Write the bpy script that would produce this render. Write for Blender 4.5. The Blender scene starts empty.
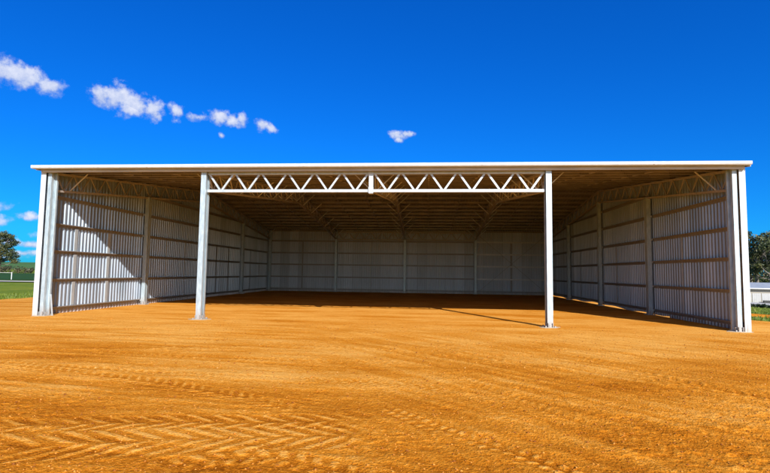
import bpy, math, random
import numpy as np
from mathutils import Vector, Matrix, Quaternion

random.seed(7)
RNG = np.random.default_rng(7)
scene = bpy.context.scene
COL = scene.collection

# ------------------------------------------------------------------ helpers
def tag(o, label=None, cat=None, group=None, kind=None):
    if label: o['label'] = label
    if cat: o['category'] = cat
    if group: o['group'] = group
    if kind: o['kind'] = kind
    return o

def empty(name, loc=(0, 0, 0)):
    o = bpy.data.objects.new(name, None)
    o.empty_display_size = 0.5
    o.location = loc
    COL.objects.link(o)
    return o

class MB:
    """collects shapes and links them as one mesh object"""
    def __init__(self): self.v = []; self.f = []
    def add(self, vs, fs):
        b = len(self.v)
        self.v += [tuple(p) for p in vs]
        self.f += [tuple(b + i for i in q) for q in fs]
        return self
    def box(self, x0, x1, y0, y1, z0, z1):
        return self.add([(x0,y0,z0),(x1,y0,z0),(x1,y1,z0),(x0,y1,z0),(x0,y0,z1),(x1,y0,z1),(x1,y1,z1),(x0,y1,z1)],
                        [(0,3,2,1),(4,5,6,7),(0,1,5,4),(1,2,6,5),(2,3,7,6),(3,0,4,7)])
    def bar(self, p, q, w, h, up=(0, 0, 1)):
        p, q = Vector(p), Vector(q); d = (q - p).normalized(); u = Vector(up)
        s = d.cross(u)
        if s.length < 1e-4: s = d.cross(Vector((1, 0, 0)))
        s.normalize(); t = s.cross(d).normalized()
        s *= w / 2; t *= h / 2
        vs = [p - s - t, p + s - t, p + s + t, p - s + t, q - s - t, q + s - t, q + s + t, q - s + t]
        return self.add(vs, [(0,1,2,3),(7,6,5,4),(0,4,5,1),(1,5,6,2),(2,6,7,3),(3,7,4,0)])
    def profile(self, pts, p, q, up=(0, 0, 1)):
        """sweep an open thin-walled section (list of closed outline points in (side, up)) from p to q"""
        p, q = Vector(p), Vector(q); d = (q - p).normalized(); u = Vector(up)
        s = d.cross(u).normalized(); t = s.cross(d).normalized()
        n = len(pts)
        vs = [p + s * a + t * b for a, b in pts] + [q + s * a + t * b for a, b in pts]
        fs = [(i, (i + 1) % n, n + (i + 1) % n, n + i) for i in range(n)]
        return self.add(vs, fs + [tuple(range(n - 1, -1, -1)), tuple(range(n, 2 * n))])
    def tube(self, pts, radii, n=8):
        rings = []
        for i, p in enumerate(pts):
            p = Vector(p)
            a = Vector(pts[max(i - 1, 0)]); b = Vector(pts[min(i + 1, len(pts) - 1)])
            d = (b - a).normalized()
            s = d.cross(Vector((0.31, 0.87, 0.39))).normalized(); t = d.cross(s)
            rings.append([p + (s * math.cos(k * 2 * math.pi / n) + t * math.sin(k * 2 * math.pi / n)) * radii[i] for k in range(n)])
        vs = [v for r in rings for v in r]; fs = []
        for i in range(len(pts) - 1):
            for k in range(n):
                fs.append((i * n + k, i * n + (k + 1) % n, (i + 1) * n + (k + 1) % n, (i + 1) * n + k))
        fs.append(tuple(range(n - 1, -1, -1))); fs.append(tuple((len(pts) - 1) * n + k for k in range(n)))
        return self.add(vs, fs)
    def mesh(self, name, mat, smooth=False):
        me = bpy.data.meshes.new(name)
        me.from_pydata(self.v, [], self.f); me.materials.append(mat)
        if smooth: me.polygons.foreach_set('use_smooth', [True] * len(me.polygons))
        me.update()
        return me
    def build(self, name, mat, parent=None, smooth=False):
        return link(name, self.mesh(name, mat, smooth), parent)

def link(name, me, parent=None, loc=None):
    o = bpy.data.objects.new(name, me); COL.objects.link(o)
    if parent is not None: o.parent = parent
    if loc is not None: o.location = loc
    return o

def copy_tree(o, parent=None):
    c = o.copy(); COL.objects.link(c)
    if parent is not None: c.parent = parent
    for ch in list(o.children): copy_tree(ch, c)
    return c

# numpy value noise
def vnoise(x, y, seed=0):
    xi = np.floor(x).astype(np.int64); yi = np.floor(y).astype(np.int64)
    fx = x - xi; fy = y - yi
    fx = fx * fx * (3 - 2 * fx); fy = fy * fy * (3 - 2 * fy)
    def hsh(a, b):
        n = (a * 374761393 + b * 668265263 + seed * 974634777) & 0xFFFFFFFF
        n = ((n ^ (n >> 13)) * 1274126177) & 0xFFFFFFFF
        return ((n ^ (n >> 16)) & 0xFFFF) / 65535.0
    a = hsh(xi, yi); b = hsh(xi + 1, yi); c = hsh(xi, yi + 1); d = hsh(xi + 1, yi + 1)
    return (a * (1 - fx) + b * fx) * (1 - fy) + (c * (1 - fx) + d * fx) * fy * 1.0
def fbm(x, y, seed=0, oct=4, lac=2.03, gain=0.5):
    s = 0; a = 1; t = 0
    for o in range(oct):
        s = s + a * vnoise(x * lac ** o + 13.7 * o, y * lac ** o - 7.1 * o, seed + o); t += a; a *= gain
    return s / t
def sstep(a, b, x):
    t = np.clip((x - a) / (b - a), 0, 1); return t * t * (3 - 2 * t)

# ------------------------------------------------------------------ camera (solved from the shed's own geometry)
C0 = Vector((2.077, -17.416, 1.8))
YAW, PITCH, ROLL, FPX = 0.0887, 0.0737, 0.0138, 487.86
fw = Vector((-math.sin(YAW) * math.cos(PITCH), math.cos(YAW) * math.cos(PITCH), math.sin(PITCH)))
rt = Vector((math.cos(YAW), math.sin(YAW), 0)); up = rt.cross(fw)
r2 = math.cos(ROLL) * rt + math.sin(ROLL) * up; u2 = -math.sin(ROLL) * rt + math.cos(ROLL) * up
cam = bpy.data.objects.new('camera', bpy.data.cameras.new('camera')); COL.objects.link(cam)
M = Matrix((r2, u2, -fw)).transposed().to_4x4(); M.translation = C0
cam.matrix_world = M
cam.data.sensor_width = 36.0; cam.data.lens = 36.0 * FPX / 770.0
cam.data.clip_start = 0.1; cam.data.clip_end = 20000
scene.camera = cam
def far(px, depth, z=0.0):
    """place on the land at a bearing and a depth"""
    d = fw + (px - 385) / FPX * r2 - (270 - 236.5) / FPX * u2
    p = C0 + d * depth; return Vector((p.x, p.y, z))

# ------------------------------------------------------------------ materials
def mat(name):
    m = bpy.data.materials.new(name); m.use_nodes = True
    nt = m.node_tree; nt.nodes.clear()
    out = nt.nodes.new('ShaderNodeOutputMaterial'); bs = nt.nodes.new('ShaderNodeBsdfPrincipled')
    nt.links.new(bs.outputs[0], out.inputs[0])
    return m, nt, bs
def N(nt, t, **kw):
    n = nt.nodes.new(t)
    for k, v in kw.items():
        if k in ('operation', 'data_type', 'blend_type', 'attribute_name', 'feature', 'interpolation', 'noise_dimensions', 'sky_type', 'invert'): setattr(n, k, v)
        else: n.inputs[k].default_value = v
    return n
def ramp(nt, fac, stops):
    r = nt.nodes.new('ShaderNodeValToRGB'); e = r.color_ramp.elements
    while len(e) < len(stops): e.new(0.5)
    for i, (p, c) in enumerate(stops):
        e[i].position = p; e[i].color = (*c, 1) if len(c) == 3 else c
    nt.links.new(fac, r.inputs[0]); return r.outputs[0]
def coords(nt, scale=(1, 1, 1)):
    tc = nt.nodes.new('ShaderNodeTexCoord'); mp = nt.nodes.new('ShaderNodeMapping')
    mp.inputs['Scale'].default_value = scale
    nt.links.new(tc.outputs['Object'], mp.inputs['Vector']); return mp.outputs[0]
def metal(name, c0, c1, metallic, rough, scale=(9, 9, 3), streak=0.0, dust=None):
    m, nt, bs = mat(name)
    co = coords(nt, scale)
    n = N(nt, 'ShaderNodeTexNoise', Scale=1.0, Detail=5.0, Roughness=0.6); nt.links.new(co, n.inputs['Vector'])
    col = ramp(nt, n.outputs['Fac'], [(0.3, c0), (0.7, c1)])
    if dust:
        # dirt splashed up the foot of the steel
        geo = nt.nodes.new('ShaderNodeNewGeometry'); sp = nt.nodes.new('ShaderNodeSeparateXYZ')
        nt.links.new(geo.outputs['Position'], sp.inputs[0])
        n2 = N(nt, 'ShaderNodeTexNoise', Scale=6.0, Detail=4.0); nt.links.new(coords(nt), n2.inputs['Vector'])
        ma = N(nt, 'ShaderNodeMath', operation='MULTIPLY_ADD'); nt.links.new(n2.outputs['Fac'], ma.inputs[0])
        ma.inputs[1].default_value = -0.5; nt.links.new(sp.outputs['Z'], ma.inputs[2])
        mr = nt.nodes.new('ShaderNodeMapRange'); mr.inputs['From Min'].default_value = -0.25; mr.inputs['From Max'].default_value = 0.18
        mr.inputs['To Min'].default_value = 0.45; mr.inputs['To Max'].default_value = 0.0
        nt.links.new(ma.outputs[0], mr.inputs['Value'])
        mx = N(nt, 'ShaderNodeMix', data_type='RGBA'); nt.links.new(mr.outputs[0], mx.inputs['Factor'])
        nt.links.new(col, mx.inputs[6]); mx.inputs[7].default_value = (*dust, 1); col = mx.outputs[2]
    nt.links.new(col, bs.inputs['Base Color'])
    bs.inputs['Metallic'].default_value = metallic
    rr = nt.nodes.new('ShaderNodeMapRange'); rr.inputs['To Min'].default_value = rough - 0.08; rr.inputs['To Max'].default_value = rough + 0.1
    nt.links.new(n.outputs['Fac'], rr.inputs['Value']); nt.links.new(rr.outputs[0], bs.inputs['Roughness'])
    return m
DUST = (0.40, 0.20, 0.06)
M_col = metal('galvanised_column_steel', (.35, .445, .50), (.57, .67, .72), .3, .42, scale=(13, 13, 3.5), dust=DUST)
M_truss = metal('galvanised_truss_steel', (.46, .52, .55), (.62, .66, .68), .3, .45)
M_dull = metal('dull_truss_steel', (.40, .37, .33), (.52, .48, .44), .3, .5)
M_girt = metal('girt_steel', (.27, .26, .25), (.36, .35, .34), .4, .5)
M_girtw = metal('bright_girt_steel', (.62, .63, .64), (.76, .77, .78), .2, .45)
M_bridge = metal('bridging_steel', (.45, .50, .53), (.55, .60, .62), .35, .45)
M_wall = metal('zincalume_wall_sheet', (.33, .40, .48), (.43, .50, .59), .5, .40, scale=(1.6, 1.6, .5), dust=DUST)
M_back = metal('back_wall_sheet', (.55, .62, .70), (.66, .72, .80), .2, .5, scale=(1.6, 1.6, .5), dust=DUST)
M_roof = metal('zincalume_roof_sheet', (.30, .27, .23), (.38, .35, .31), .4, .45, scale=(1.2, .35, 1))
M_white = metal('white_flashing', (.52, .58, .62), (.68, .725, .75), 0, .38, scale=(7, 7, 1.1), dust=DUST)
M_fasc = metal('grey_eave_steel', (.42, .38, .33), (.62, .58, .52), .15, .5, scale=(.9, 6, 6))
def dirt_material(name, attr=True):
    m, nt, bs = mat(name)
    geo = nt.nodes.new('ShaderNodeNewGeometry'); P = geo.outputs['Position']
    n1 = N(nt, 'ShaderNodeTexNoise', Scale=9.0, Detail=8.0, Roughness=.65); nt.links.new(P, n1.inputs['Vector'])
    n2 = N(nt, 'ShaderNodeTexNoise', Scale=55.0, Detail=5.0, Roughness=.7); nt.links.new(P, n2.inputs['Vector'])
    n3 = N(nt, 'ShaderNodeTexNoise', Scale=.6, Detail=5.0, Roughness=.6); nt.links.new(P, n3.inputs['Vector'])
    def math2(op, a, b):
        q = N(nt, 'ShaderNodeMath', operation=op)
        for i, s in enumerate((a, b)):
            if isinstance(s, (int, float)): q.inputs[i].default_value = s
            else: nt.links.new(s, q.inputs[i])
        return q.outputs[0]
    n4 = N(nt, 'ShaderNodeTexNoise', Scale=24.0, Detail=3.0, Roughness=.6); nt.links.new(P, n4.inputs['Vector'])
    t = math2('MULTIPLY', n1.outputs['Fac'], .35)
    t = math2('ADD', t, math2('MULTIPLY', n2.outputs['Fac'], .75))
    t = math2('ADD', t, math2('MULTIPLY', n4.outputs['Fac'], .55))
    t = math2('ADD', t, math2('MULTIPLY', n3.outputs['Fac'], .30))
    t = math2('SUBTRACT', t, .485)
    if attr:
        at = N(nt, 'ShaderNodeAttribute', attribute_name='tone')
        t = math2('ADD', math2('MULTIPLY', t, .68), math2('MULTIPLY', at.outputs['Fac'], .34))
    col = ramp(nt, t, [(0.25, (.24, .058, .002)), (0.40, (.50, .150, .008)), (0.53, (.68, .245, .020)), (0.71, (.85, .41, .085))])
    nt.links.new(col, bs.inputs['Base Color']); bs.inputs['Roughness'].default_value = 1.0
    bs.inputs['Specular IOR Level'].default_value = .02
    vo = N(nt, 'ShaderNodeTexVoronoi', Scale=38.0); nt.links.new(P, vo.inputs['Vector'])
    h = math2('ADD', math2('MULTIPLY', n2.outputs['Fac'], .6), math2('MULTIPLY', n4.outputs['Fac'], 1.5))
    h = math2('ADD', h, math2('MULTIPLY', vo.outputs['Distance'], -.35))
    bu = N(nt, 'ShaderNodeBump', Strength=.8, Distance=.023); nt.links.new(h, bu.inputs['Height'])
    nt.links.new(bu.outputs[0], bs.inputs['Normal'])
    return m
M_dirt = dirt_material('orange_dirt')
M_dirt2 = dirt_material('orange_dirt_track', False)

def ground_material(name, stops, s1=.25, s2=3.0, bump=.05):
    m, nt, bs = mat(name)
    geo = nt.nodes.new('ShaderNodeNewGeometry'); P = geo.outputs['Position']
    n1 = N(nt, 'ShaderNodeTexNoise', Scale=s1, Detail=6.0, Roughness=.65); nt.links.new(P, n1.inputs['Vector'])
    n2 = N(nt, 'ShaderNodeTexNoise', Scale=s2, Detail=6.0, Roughness=.7); nt.links.new(P, n2.inputs['Vector'])
    mx = N(nt, 'ShaderNodeMath', operation='ADD'); nt.links.new(n1.outputs['Fac'], mx.inputs[0]); nt.links.new(n2.outputs['Fac'], mx.inputs[1])
    hv = N(nt, 'ShaderNodeMath', operation='MULTIPLY'); nt.links.new(mx.outputs[0], hv.inputs[0]); hv.inputs[1].default_value = .5
    nt.links.new(ramp(nt, hv.outputs[0], stops), bs.inputs['Base Color'])
    bs.inputs['Roughness'].default_value = .95; bs.inputs['Specular IOR Level'].default_value = .1
    bu = N(nt, 'ShaderNodeBump', Strength=.6, Distance=bump); nt.links.new(n2.outputs['Fac'], bu.inputs['Height'])
    nt.links.new(bu.outputs[0], bs.inputs['Normal'])
    return m
M_grass = ground_material('mown_grass', [(.35, (.07, .12, .006)), (.5, (.15, .20, .010)), (.66, (.26, .25, .025))])
M_field = ground_material('crop_field', [(.35, (.018, .055, .010)), (.65, (.035, .09, .014))], .05, .8)
M_hill = ground_material('hill_pasture', [(.35, (.05, .13, .035)), (.65, (.09, .17, .05))], .01, .1)
M_road = ground_material('pale_gravel', [(.35, (.38, .36, .30)), (.65, (.50, .47, .41))], .4, 4)
M_conc = ground_material('concrete', [(.35, (.40, .38, .35)), (.65, (.52, .50, .47))], .5, 5, .01)
M_foot = ground_material('dusty_concrete', [(.38, (.42, .27, .12)), (.6, (.50, .42, .32))], 2.5, 14, .01)

def leaf_material(name, stops):
    m, nt, bs = mat(name)
    at = N(nt, 'ShaderNodeAttribute', attribute_name='tone')
    nt.links.new(ramp(nt, at.outputs['Fac'], stops), bs.inputs['Base Color'])
    bs.inputs['Roughness'].default_value = .6
    return m
M_leaf = leaf_material('gum_leaves', [(0, (.025, .040, .012)), (.5, (.06, .075, .022)), (1, (.15, .12, .035))])
M_scrub = leaf_material('scrub_leaves', [(0, (.03, .035, .015)), (.6, (.06, .06, .025)), (1, (.16, .11, .04))])
M_hedge = leaf_material('hedge_leaves', [(0, (.012, .025, .01)), (1, (.04, .065, .02))])
M_blade = leaf_material('grass_blades', [(0, (.045, .085, .006)), (.6, (.14, .19, .010)), (1, (.30, .26, .03))])
m, nt, bs = mat('grey_bark'); M_bark = m
n = N(nt, 'ShaderNodeTexNoise', Scale=2.0, Detail=6.0); nt.links.new(coords(nt, (3, 3, .5)), n.inputs['Vector'])
nt.links.new(ramp(nt, n.outputs['Fac'], [(.35, (.10, .085, .07)), (.65, (.26, .22, .18))]), bs.inputs['Base Color']); bs.inputs['Roughness'].default_value = .9
M_cream = metal('cream_wall_sheet', (.30, .27, .21), (.35, .31, .25), 0, .6, scale=(1, 1, 1))
M_door = metal('white_door_sheet', (.40, .40, .38), (.48, .47, .45), 0, .55, scale=(2, 2, 1))
M_zinc = metal('zinc_roof', (.34, .38, .42), (.46, .49, .52), .3, .45, scale=(1, 1, 1))
M_dark = metal('dark_box', (.03, .03, .03), (.06, .055, .05), 0, .6)
M_paint = metal('white_paint', (.74, .74, .72), (.82, .82, .80), 0, .5)

def sheet_laps(m):
    """each 0.84 m sheet weathers a little differently, with a thin dirty line at the lap"""
    nt = m.node_tree; bs = [n for n in nt.nodes if n.type == 'BSDF_PRINCIPLED'][0]
    src = bs.inputs['Base Color'].links[0].from_socket
    geo = nt.nodes.new('ShaderNodeNewGeometry'); sp = nt.nodes.new('ShaderNodeSeparateXYZ'); nt.links.new(geo.outputs['Position'], sp.inputs[0])
    ad = N(nt, 'ShaderNodeMath', operation='ADD'); nt.links.new(sp.outputs[0], ad.inputs[0]); nt.links.new(sp.outputs[1], ad.inputs[1])
    dv = N(nt, 'ShaderNodeMath', operation='DIVIDE'); nt.links.new(ad.outputs[0], dv.inputs[0]); dv.inputs[1].default_value = .84
    fl = N(nt, 'ShaderNodeMath', operation='FLOOR'); nt.links.new(dv.outputs[0], fl.inputs[0])
    wn = nt.nodes.new('ShaderNodeTexWhiteNoise'); wn.noise_dimensions = '1D'; nt.links.new(fl.outputs[0], wn.inputs['W'])
    fr = N(nt, 'ShaderNodeMath', operation='FRACT'); nt.links.new(dv.outputs[0], fr.inputs[0])
    lp_ = N(nt, 'ShaderNodeMath', operation='LESS_THAN'); nt.links.new(fr.outputs[0], lp_.inputs[0]); lp_.inputs[1].default_value = .03
    v = nt.nodes.new('ShaderNodeMapRange'); v.inputs['To Min'].default_value = .80; v.inputs['To Max'].default_value = 1.08; nt.links.new(wn.outputs['Value'], v.inputs['Value'])
    sb = N(nt, 'ShaderNodeMath', operation='MULTIPLY_ADD'); nt.links.new(lp_.outputs[0], sb.inputs[0]); sb.inputs[1].default_value = -.3; nt.links.new(v.outputs[0], sb.inputs[2])
    mx = N(nt, 'ShaderNodeVectorMath', operation='SCALE'); nt.links.new(src, mx.inputs[0]); nt.links.new(sb.outputs[0], mx.inputs['Scale'])
    nt.links.new(mx.outputs[0], bs.inputs['Base Color'])
sheet_laps(M_wall); sheet_laps(M_back); sheet_laps(M_roof)

# ------------------------------------------------------------------ the shed
W, D = 6.2487, 6.5814
L = 4 * D                       # depth
SL = 0.1113                     # roof slope
def rise(y): return SL * min(y, L - y)
shed = empty('steel_shed', (0, 0, 0))
tag(shed, 'large open fronted galvanised steel shed with white fascia on orange dirt', 'shed')

# --- columns: lipped I-section with base plate, gussets and bolts
def col_mb(h, dy=.34, w=.19):
    m = MB(); e = dy / 2
    out = [(-w/2, -e), (w/2, -e), (w/2, -e + .085), (w/2 - .014, -e + .085), (w/2 - .014, -e + .014), (.055, -e + .014),
           (.055, e - .014), (w/2 - .014, e - .014), (w/2 - .014, e - .10), (w/2, e - .10), (w/2, e), (-w/2, e), (-w/2, e - .10),
           (-w/2 + .014, e - .10), (-w/2 + .014, e - .014), (-.055, e - .014), (-.055, -e + .014), (-w/2 + .014, -e + .014),
           (-w/2 + .014, -e + .085), (-w/2, -e + .085)]
    n = len(out)
    vs = [(x, y, 0.02) for x, y in out] + [(x, y, h) for x, y in out]
    fs = [(i, (i + 1) % n, n + (i + 1) % n, n + i) for i in range(n)]
    m.add(vs, fs)
    m.add([(x, y, h) for x, y in out], [(0, 1, 2, 3, 4, 17, 18, 19), ]) if False else None
    # fold line down the face where the two cold formed channels meet, and bolt heads
    for z in np.arange(.9, h - .2, 1.15):
        m.box(-.03, -.012, -e - .008, -e, z, z + .018); m.box(.012, .03, -e - .008, -e, z, z + .018)
    return m
def plate_mb(w=.21, dy=.34):
    m = MB(); e = dy / 2; b = w / 2
    m.box(-b - .09, b + .09, -e - .08, e + .08, -.04, .02)
    for s in (-1, 1):
        for yy in (-e - .035, e + .035):
            m.box(s * b * .72 - .009, s * b * .72 + .009, yy - .032, yy + .032, .02, .16)
            m.box(s * (b + .05) - .018, s * (b + .05) + .018, yy - .018, yy + .018, .02, .062)
        m.box(s * (b + .012) - .008, s * (b + .012) + .008, -.08, .08, .02, .15)
    m.box(-.045, .045, -e - .02, -e - .002, .02, .11)
    return m
plate_me = plate_mb().mesh('base_plate', M_col)
plate_small = plate_mb(.19, .24).mesh('base_plate', M_col); col_cache = {}
def column(x, y, h):
    corner = y == 0 and abs(x) > 10
    dy, w = (.26, .15) if corner else ((.34, .19) if y == 0 else (.24, .19))
    k = (round(h, 2), dy, w)
    if k not in col_cache: col_cache[k] = col_mb(h, dy, w).mesh('column', M_col)
    c = link('column', col_cache[k], shed, (x, y, 0))
    link('base_plate', plate_me if y == 0 and not corner else plate_small, c)
    return c
HC = 5.52; HB = 4.75
XC = 2 * W - .112                                    # corner columns stand a little inside the grid
for X in (-XC, -W, W, XC): column(X, 0, HC)
for X in (-2 * W + .08, 2 * W - .08):
    for k in (1, 2, 3): column(X, k * D, HB + rise(k * D) + .03)
for k in (-2, -1, 0, 1, 2): column(max(-XC, min(XC, k * W)), L, HC)

# --- concrete footings showing round the foot of the columns
def footing(x, y, r, seed):
    m = MB(); n = 28; rr = random.Random(seed)
    ph = [rr.uniform(0, 6.3) for _ in range(4)]
    ring = [(r * (1 + .16 * math.sin(2 * a + ph[0]) + .1 * math.sin(5 * a + ph[1]) + .06 * math.sin(9 * a + ph[2]))) for a in [i * 2 * math.pi / n for i in range(n)]]
    vs = [(x + ring[i] * 1.25 * math.cos(i * 2 * math.pi / n), y + ring[i] * math.sin(i * 2 * math.pi / n), -.05) for i in range(n)]
    vs += [(x + .72 * ring[i] * 1.25 * math.cos(i * 2 * math.pi / n), y + .72 * ring[i] * math.sin(i * 2 * math.pi / n), .014) for i in range(n)]
    fs = [(i, (i + 1) % n, n + (i + 1) % n, n + i) for i in range(n)] + [tuple(range(n, 2 * n))]
    m.add(vs, fs); return m.build('concrete_footing', M_foot, shed, True)
for i, (X, Y) in enumerate([(-XC, 0), (-W, 0), (W, 0), (XC, 0)]): footing(X, Y - .06, .36, i)
# inner jamb channel beside each corner column
for sx in (-1, 1):
    m = MB(); x0, x1 = sorted((sx * (XC - .15), sx * (XC - .079))); m.box(x0, x1, .06, .072, -.02, 5.46); m.box(x0, x0 + .012, .072, .13, -.02, 5.46); m.box(x1 - .012, x1, .072, .13, -.02, 5.46)
    m.build('jamb', M_col, shed)

# --- girder trusses over the double bay (front) and the same at the back
def girder(x0, x1, y, mt, mw):
    n = 6; p = (x1 - x0) / n; zt, zb = 5.40, 4.745
    t = MB(); t.bar((x0, y, zt), (x1, y, zt), .11, .10); g = t.build('girder_truss', mt, shed)
    b = MB(); b.bar((x0, y, zb), (x1, y, zb), .12, .10); b.build('bottom_chord', mw, g)
    for i in range(n):
        a = x0 + i * p; c = a + p / 2
        # each diagonal a child of its own, end plates tucked behind the chords
        for (xa, za, xb, zb2) in ((a + .06, zt - .04, c - .045, zb + .045), (c + .045, zb + .045, a + p - .06, zt - .04)):
            s = MB(); s.bar((xa, y + .002, za), (xb, y + .002, zb2), .055, .065); s.build('diagonal', mw, g)
    return g
girder(-W + .108, -.075, 0, M_truss, M_truss); girder(.075, W - .108, 0, M_truss, M_truss)
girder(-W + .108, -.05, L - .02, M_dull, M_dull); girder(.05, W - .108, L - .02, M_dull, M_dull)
# hanging post in the middle of the front girder
m = MB(); m.box(-.075, .075, -.1, .1, 4.64, 5.46); m.box(-.09, .09, -.112, -.1, 4.66, 4.86); m.box(-.09, .09, -.112, -.1, 5.28, 5.44)
m.box(-.055, -.02, -.06, .06, 5.46, 5.56); m.box(.02, .055, -.06, .06, 5.46, 5.56)
m.build('truss_post', M_truss, shed)

# --- roof trusses front to back
def roof_truss(X):
    X = max(-2 * W + .06, min(2 * W - .06, X))
    y0, yr = .17, L / 2
    t = MB(); w = .055
    for s in (0, 1):
        f = (lambda y: y) if s == 0 else (lambda y: L - y)
        for dx in (-.04, .04):
            t.bar((X + dx, f(y0), 5.44 + SL * y0), (X + dx, f(yr), 5.44 + SL * yr), .05, .08)
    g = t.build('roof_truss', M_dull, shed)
    b = MB(); wb = MB(); n = 13; p = (yr - y0) / n
    for s in (0, 1):
        f = (lambda y: y) if s == 0 else (lambda y: L - y)
        for dx in (-.04, .04):
            b.bar((X + dx, f(y0), 4.77 + SL * y0), (X + dx, f(yr), 4.77 + SL * yr), .05, .08)
        for i in range(n):
            a = y0 + i * p; c = a + p / 2; e = a + p
            wb.bar((X, f(a + .04), 5.42 + SL * a), (X, f(c), 4.79 + SL * c), .042, .042)
            wb.bar((X, f(c), 4.79 + SL * c), (X, f(e - .04), 5.42 + SL * e), .042, .042)
    b.build('bottom_chord', M_dull, g); wb.build('web', M_dull, g)
for k in (-2, -1, 0, 1, 2): roof_truss(k * W)

# --- purlins (Z sections) and roof bridging
NP = 12
pys = [-.16 + i * (L / 2 + .02) / (NP - .35) for i in range(NP)]
def zsec(h=.15, w=.062, t=.012):
    return [(-w, h), (-w, h - .02), (-w + t, h - .02), (-w + t, h - t), (-t / 2, h - t), (-t / 2, 0), (w, 0), (w, .02), (w - t, .02), (w - t, t), (t / 2, t), (t / 2, h)]
for i in range(NP):
    for s in (0, 1):
        y = pys[i] if s == 0 else L - pys[i]
        z = 5.485 + SL * pys[i]
        m = MB(); m.profile(zsec(), (-2 * W - .15, y, z), (2 * W + .15, y, z)); m.build('purlin', M_roof, shed)
for k in range(4):
    for q in (1, 2):
        X = -2 * W + k * W + q * W / 3
        for s in (0, 1):
            f = (lambda y: y) if s == 0 else (lambda y: L - y)
            m = MB()
            for i in range(1, NP - 1):
                a, b = pys[i] + .09, pys[i + 1] - .09
                m.bar((X, f(a), 5.54 + SL * a), (X, f(b), 5.54 + SL * b), .06, .035)
            m.build('purlin_bridging', M_dull, shed)

# --- fly braces from bottom chord up to the purlins
for k in (-2, -1, 0, 1, 2):
    X = k * W
    for s in (0, 1):
        f = (lambda y: y) if s == 0 else (lambda y: L - y)
        for i in range(1, NP, 2 if k in (-1, 0, 1) else 2):
            y = pys[i]
            for sx in (-1, 1):
                if k == -2 and sx < 0 or k == 2 and sx > 0: continue
                if abs(k) == 2 and i != 1: continue
                m = MB(); m.bar((X + sx * .06, f(y), 4.78 + SL * y), (X + sx * .82, f(y), 5.50 + SL * y), .035, .035)
                m.build('fly_brace', M_girtw if i % 4 == 1 else M_truss, shed)

# --- corrugated sheeting
def ribs(a0, a1, pitch=.21, depth=.048):
    """trapezoidal profile: list of (along, out)"""
    pts = []; n = int(round((a1 - a0) / pitch)); p = (a1 - a0) / n
    for i in range(n):
        s = a0 + i * p
        pts += [(s, 0), (s + .40 * p, 0), (s + .54 * p, depth), (s + .86 * p, depth)]
    pts.append((a1, 0)); return pts
def sheet(name, cols, mat_, parent, thick=.0):
    """cols: list of polylines (lists of points) of equal length, joined side by side"""
    m = MB(); k = len(cols[0])
    vs = [p for c in cols for p in c]
    fs = [(i * k + j, (i + 1) * k + j, (i + 1) * k + j + 1, i * k + j + 1) for i in range(len(cols) - 1) for j in range(k - 1)]
    m.add(vs, fs); return m.build(name, mat_, parent)
XW = 2 * W + .135                                    # inner face of the side sheeting
for s in (-1, 1):
    cols = []
    for a, o in ribs(-.16, L + .3):
        zb = -.06
        if s > 0 and a > 5.2: zb = .05 + .035 * math.sin(a * .55) + .03 * math.sin(a * 1.7 + 1)
        zt = 5.64 + rise(min(max(a, 0), L))
        cols.append([(s * (XW + o), a, zb), (s * (XW + o), a, zt)])
    # a fold at the ridge falls on a rib line, close enough
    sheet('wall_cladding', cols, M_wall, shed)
YB = L + .29
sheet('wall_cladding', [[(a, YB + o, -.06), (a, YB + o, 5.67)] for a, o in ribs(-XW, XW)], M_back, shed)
for s in (0, 1):
    f = (lambda y: y) if s == 0 else (lambda y: L - y)
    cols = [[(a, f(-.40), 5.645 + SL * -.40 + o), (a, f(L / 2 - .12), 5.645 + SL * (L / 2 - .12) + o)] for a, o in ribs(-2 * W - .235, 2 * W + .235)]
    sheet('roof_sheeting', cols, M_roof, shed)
# ridge capping with short translucent lengths
zr = 5.645 + SL * L / 2 + .045
segs = [(-12.73, 12.73, 0)]
for (a, b, sky) in segs:
    m = MB(); y = L / 2
    m.add([(a, y - .3, zr - .03), (b, y - .3, zr - .03), (b, y, zr + .02), (a, y, zr + .02), (a, y + .3, zr - .03), (b, y + .3, zr - .03)], [(0, 1, 2, 3), (3, 2, 5, 4)])
    m.build('ridge_capping', M_white, shed)

# --- girts and bridging on the walls
GZ = [.22, 1.32, 2.44, 3.50, 4.59]
def csec(g=1, h=.13, d=.17, t=.012):      # channel with a level top, a deep back leg on the sheet and a short lip on the inside
    return [(g * x, z) for x, z in [(-d / 2, -h / 2), (-d / 2, h / 2), (d / 2, h / 2), (d / 2, h / 2 - .035), (d / 2 - t, h / 2 - .035),
            (d / 2 - t, h / 2 - t), (-d / 2 + t, h / 2 - t), (-d / 2 + t, -h / 2)]]
for s in (-1, 1):
    for k in range(4):
        a, b = k * D + .12, (k + 1) * D - .12
        zs = GZ + ([5.62] if k in (1, 2) else [])
        for z in zs:
            m = MB(); X = s * (2 * W + .068)
            m.profile(csec(-s, .13, .12), (X, a, z), (X, b, z))
            g = m.build('girt', M_girt, shed)
            for yy in (a - .02, b + .02):
                c = MB(); c.box(s * (2 * W + .02) - .035, s * (2 * W + .02) + .035, yy - .07, yy + .07, z - .03, z + .045)
                c.build('cleat', M_bridge, g)
        for q in ((1, 2) if s < 0 else (2,)):
            Y = a + q * (b - a) / 3 - (.5 if k == 0 else 0); w = (.085 if s < 0 and k == 0 else .04)
            m = MB()
            for z0, z1 in zip([.22] + GZ[1:-2], GZ[1:-1]):
                m.box(s * (2 * W + .10) - .012, s * (2 * W + .10) + .012, Y - w, Y + w, z0 + .068, z1 - .068)
            m.build('girt_bridging', M_bridge, shed)
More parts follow.
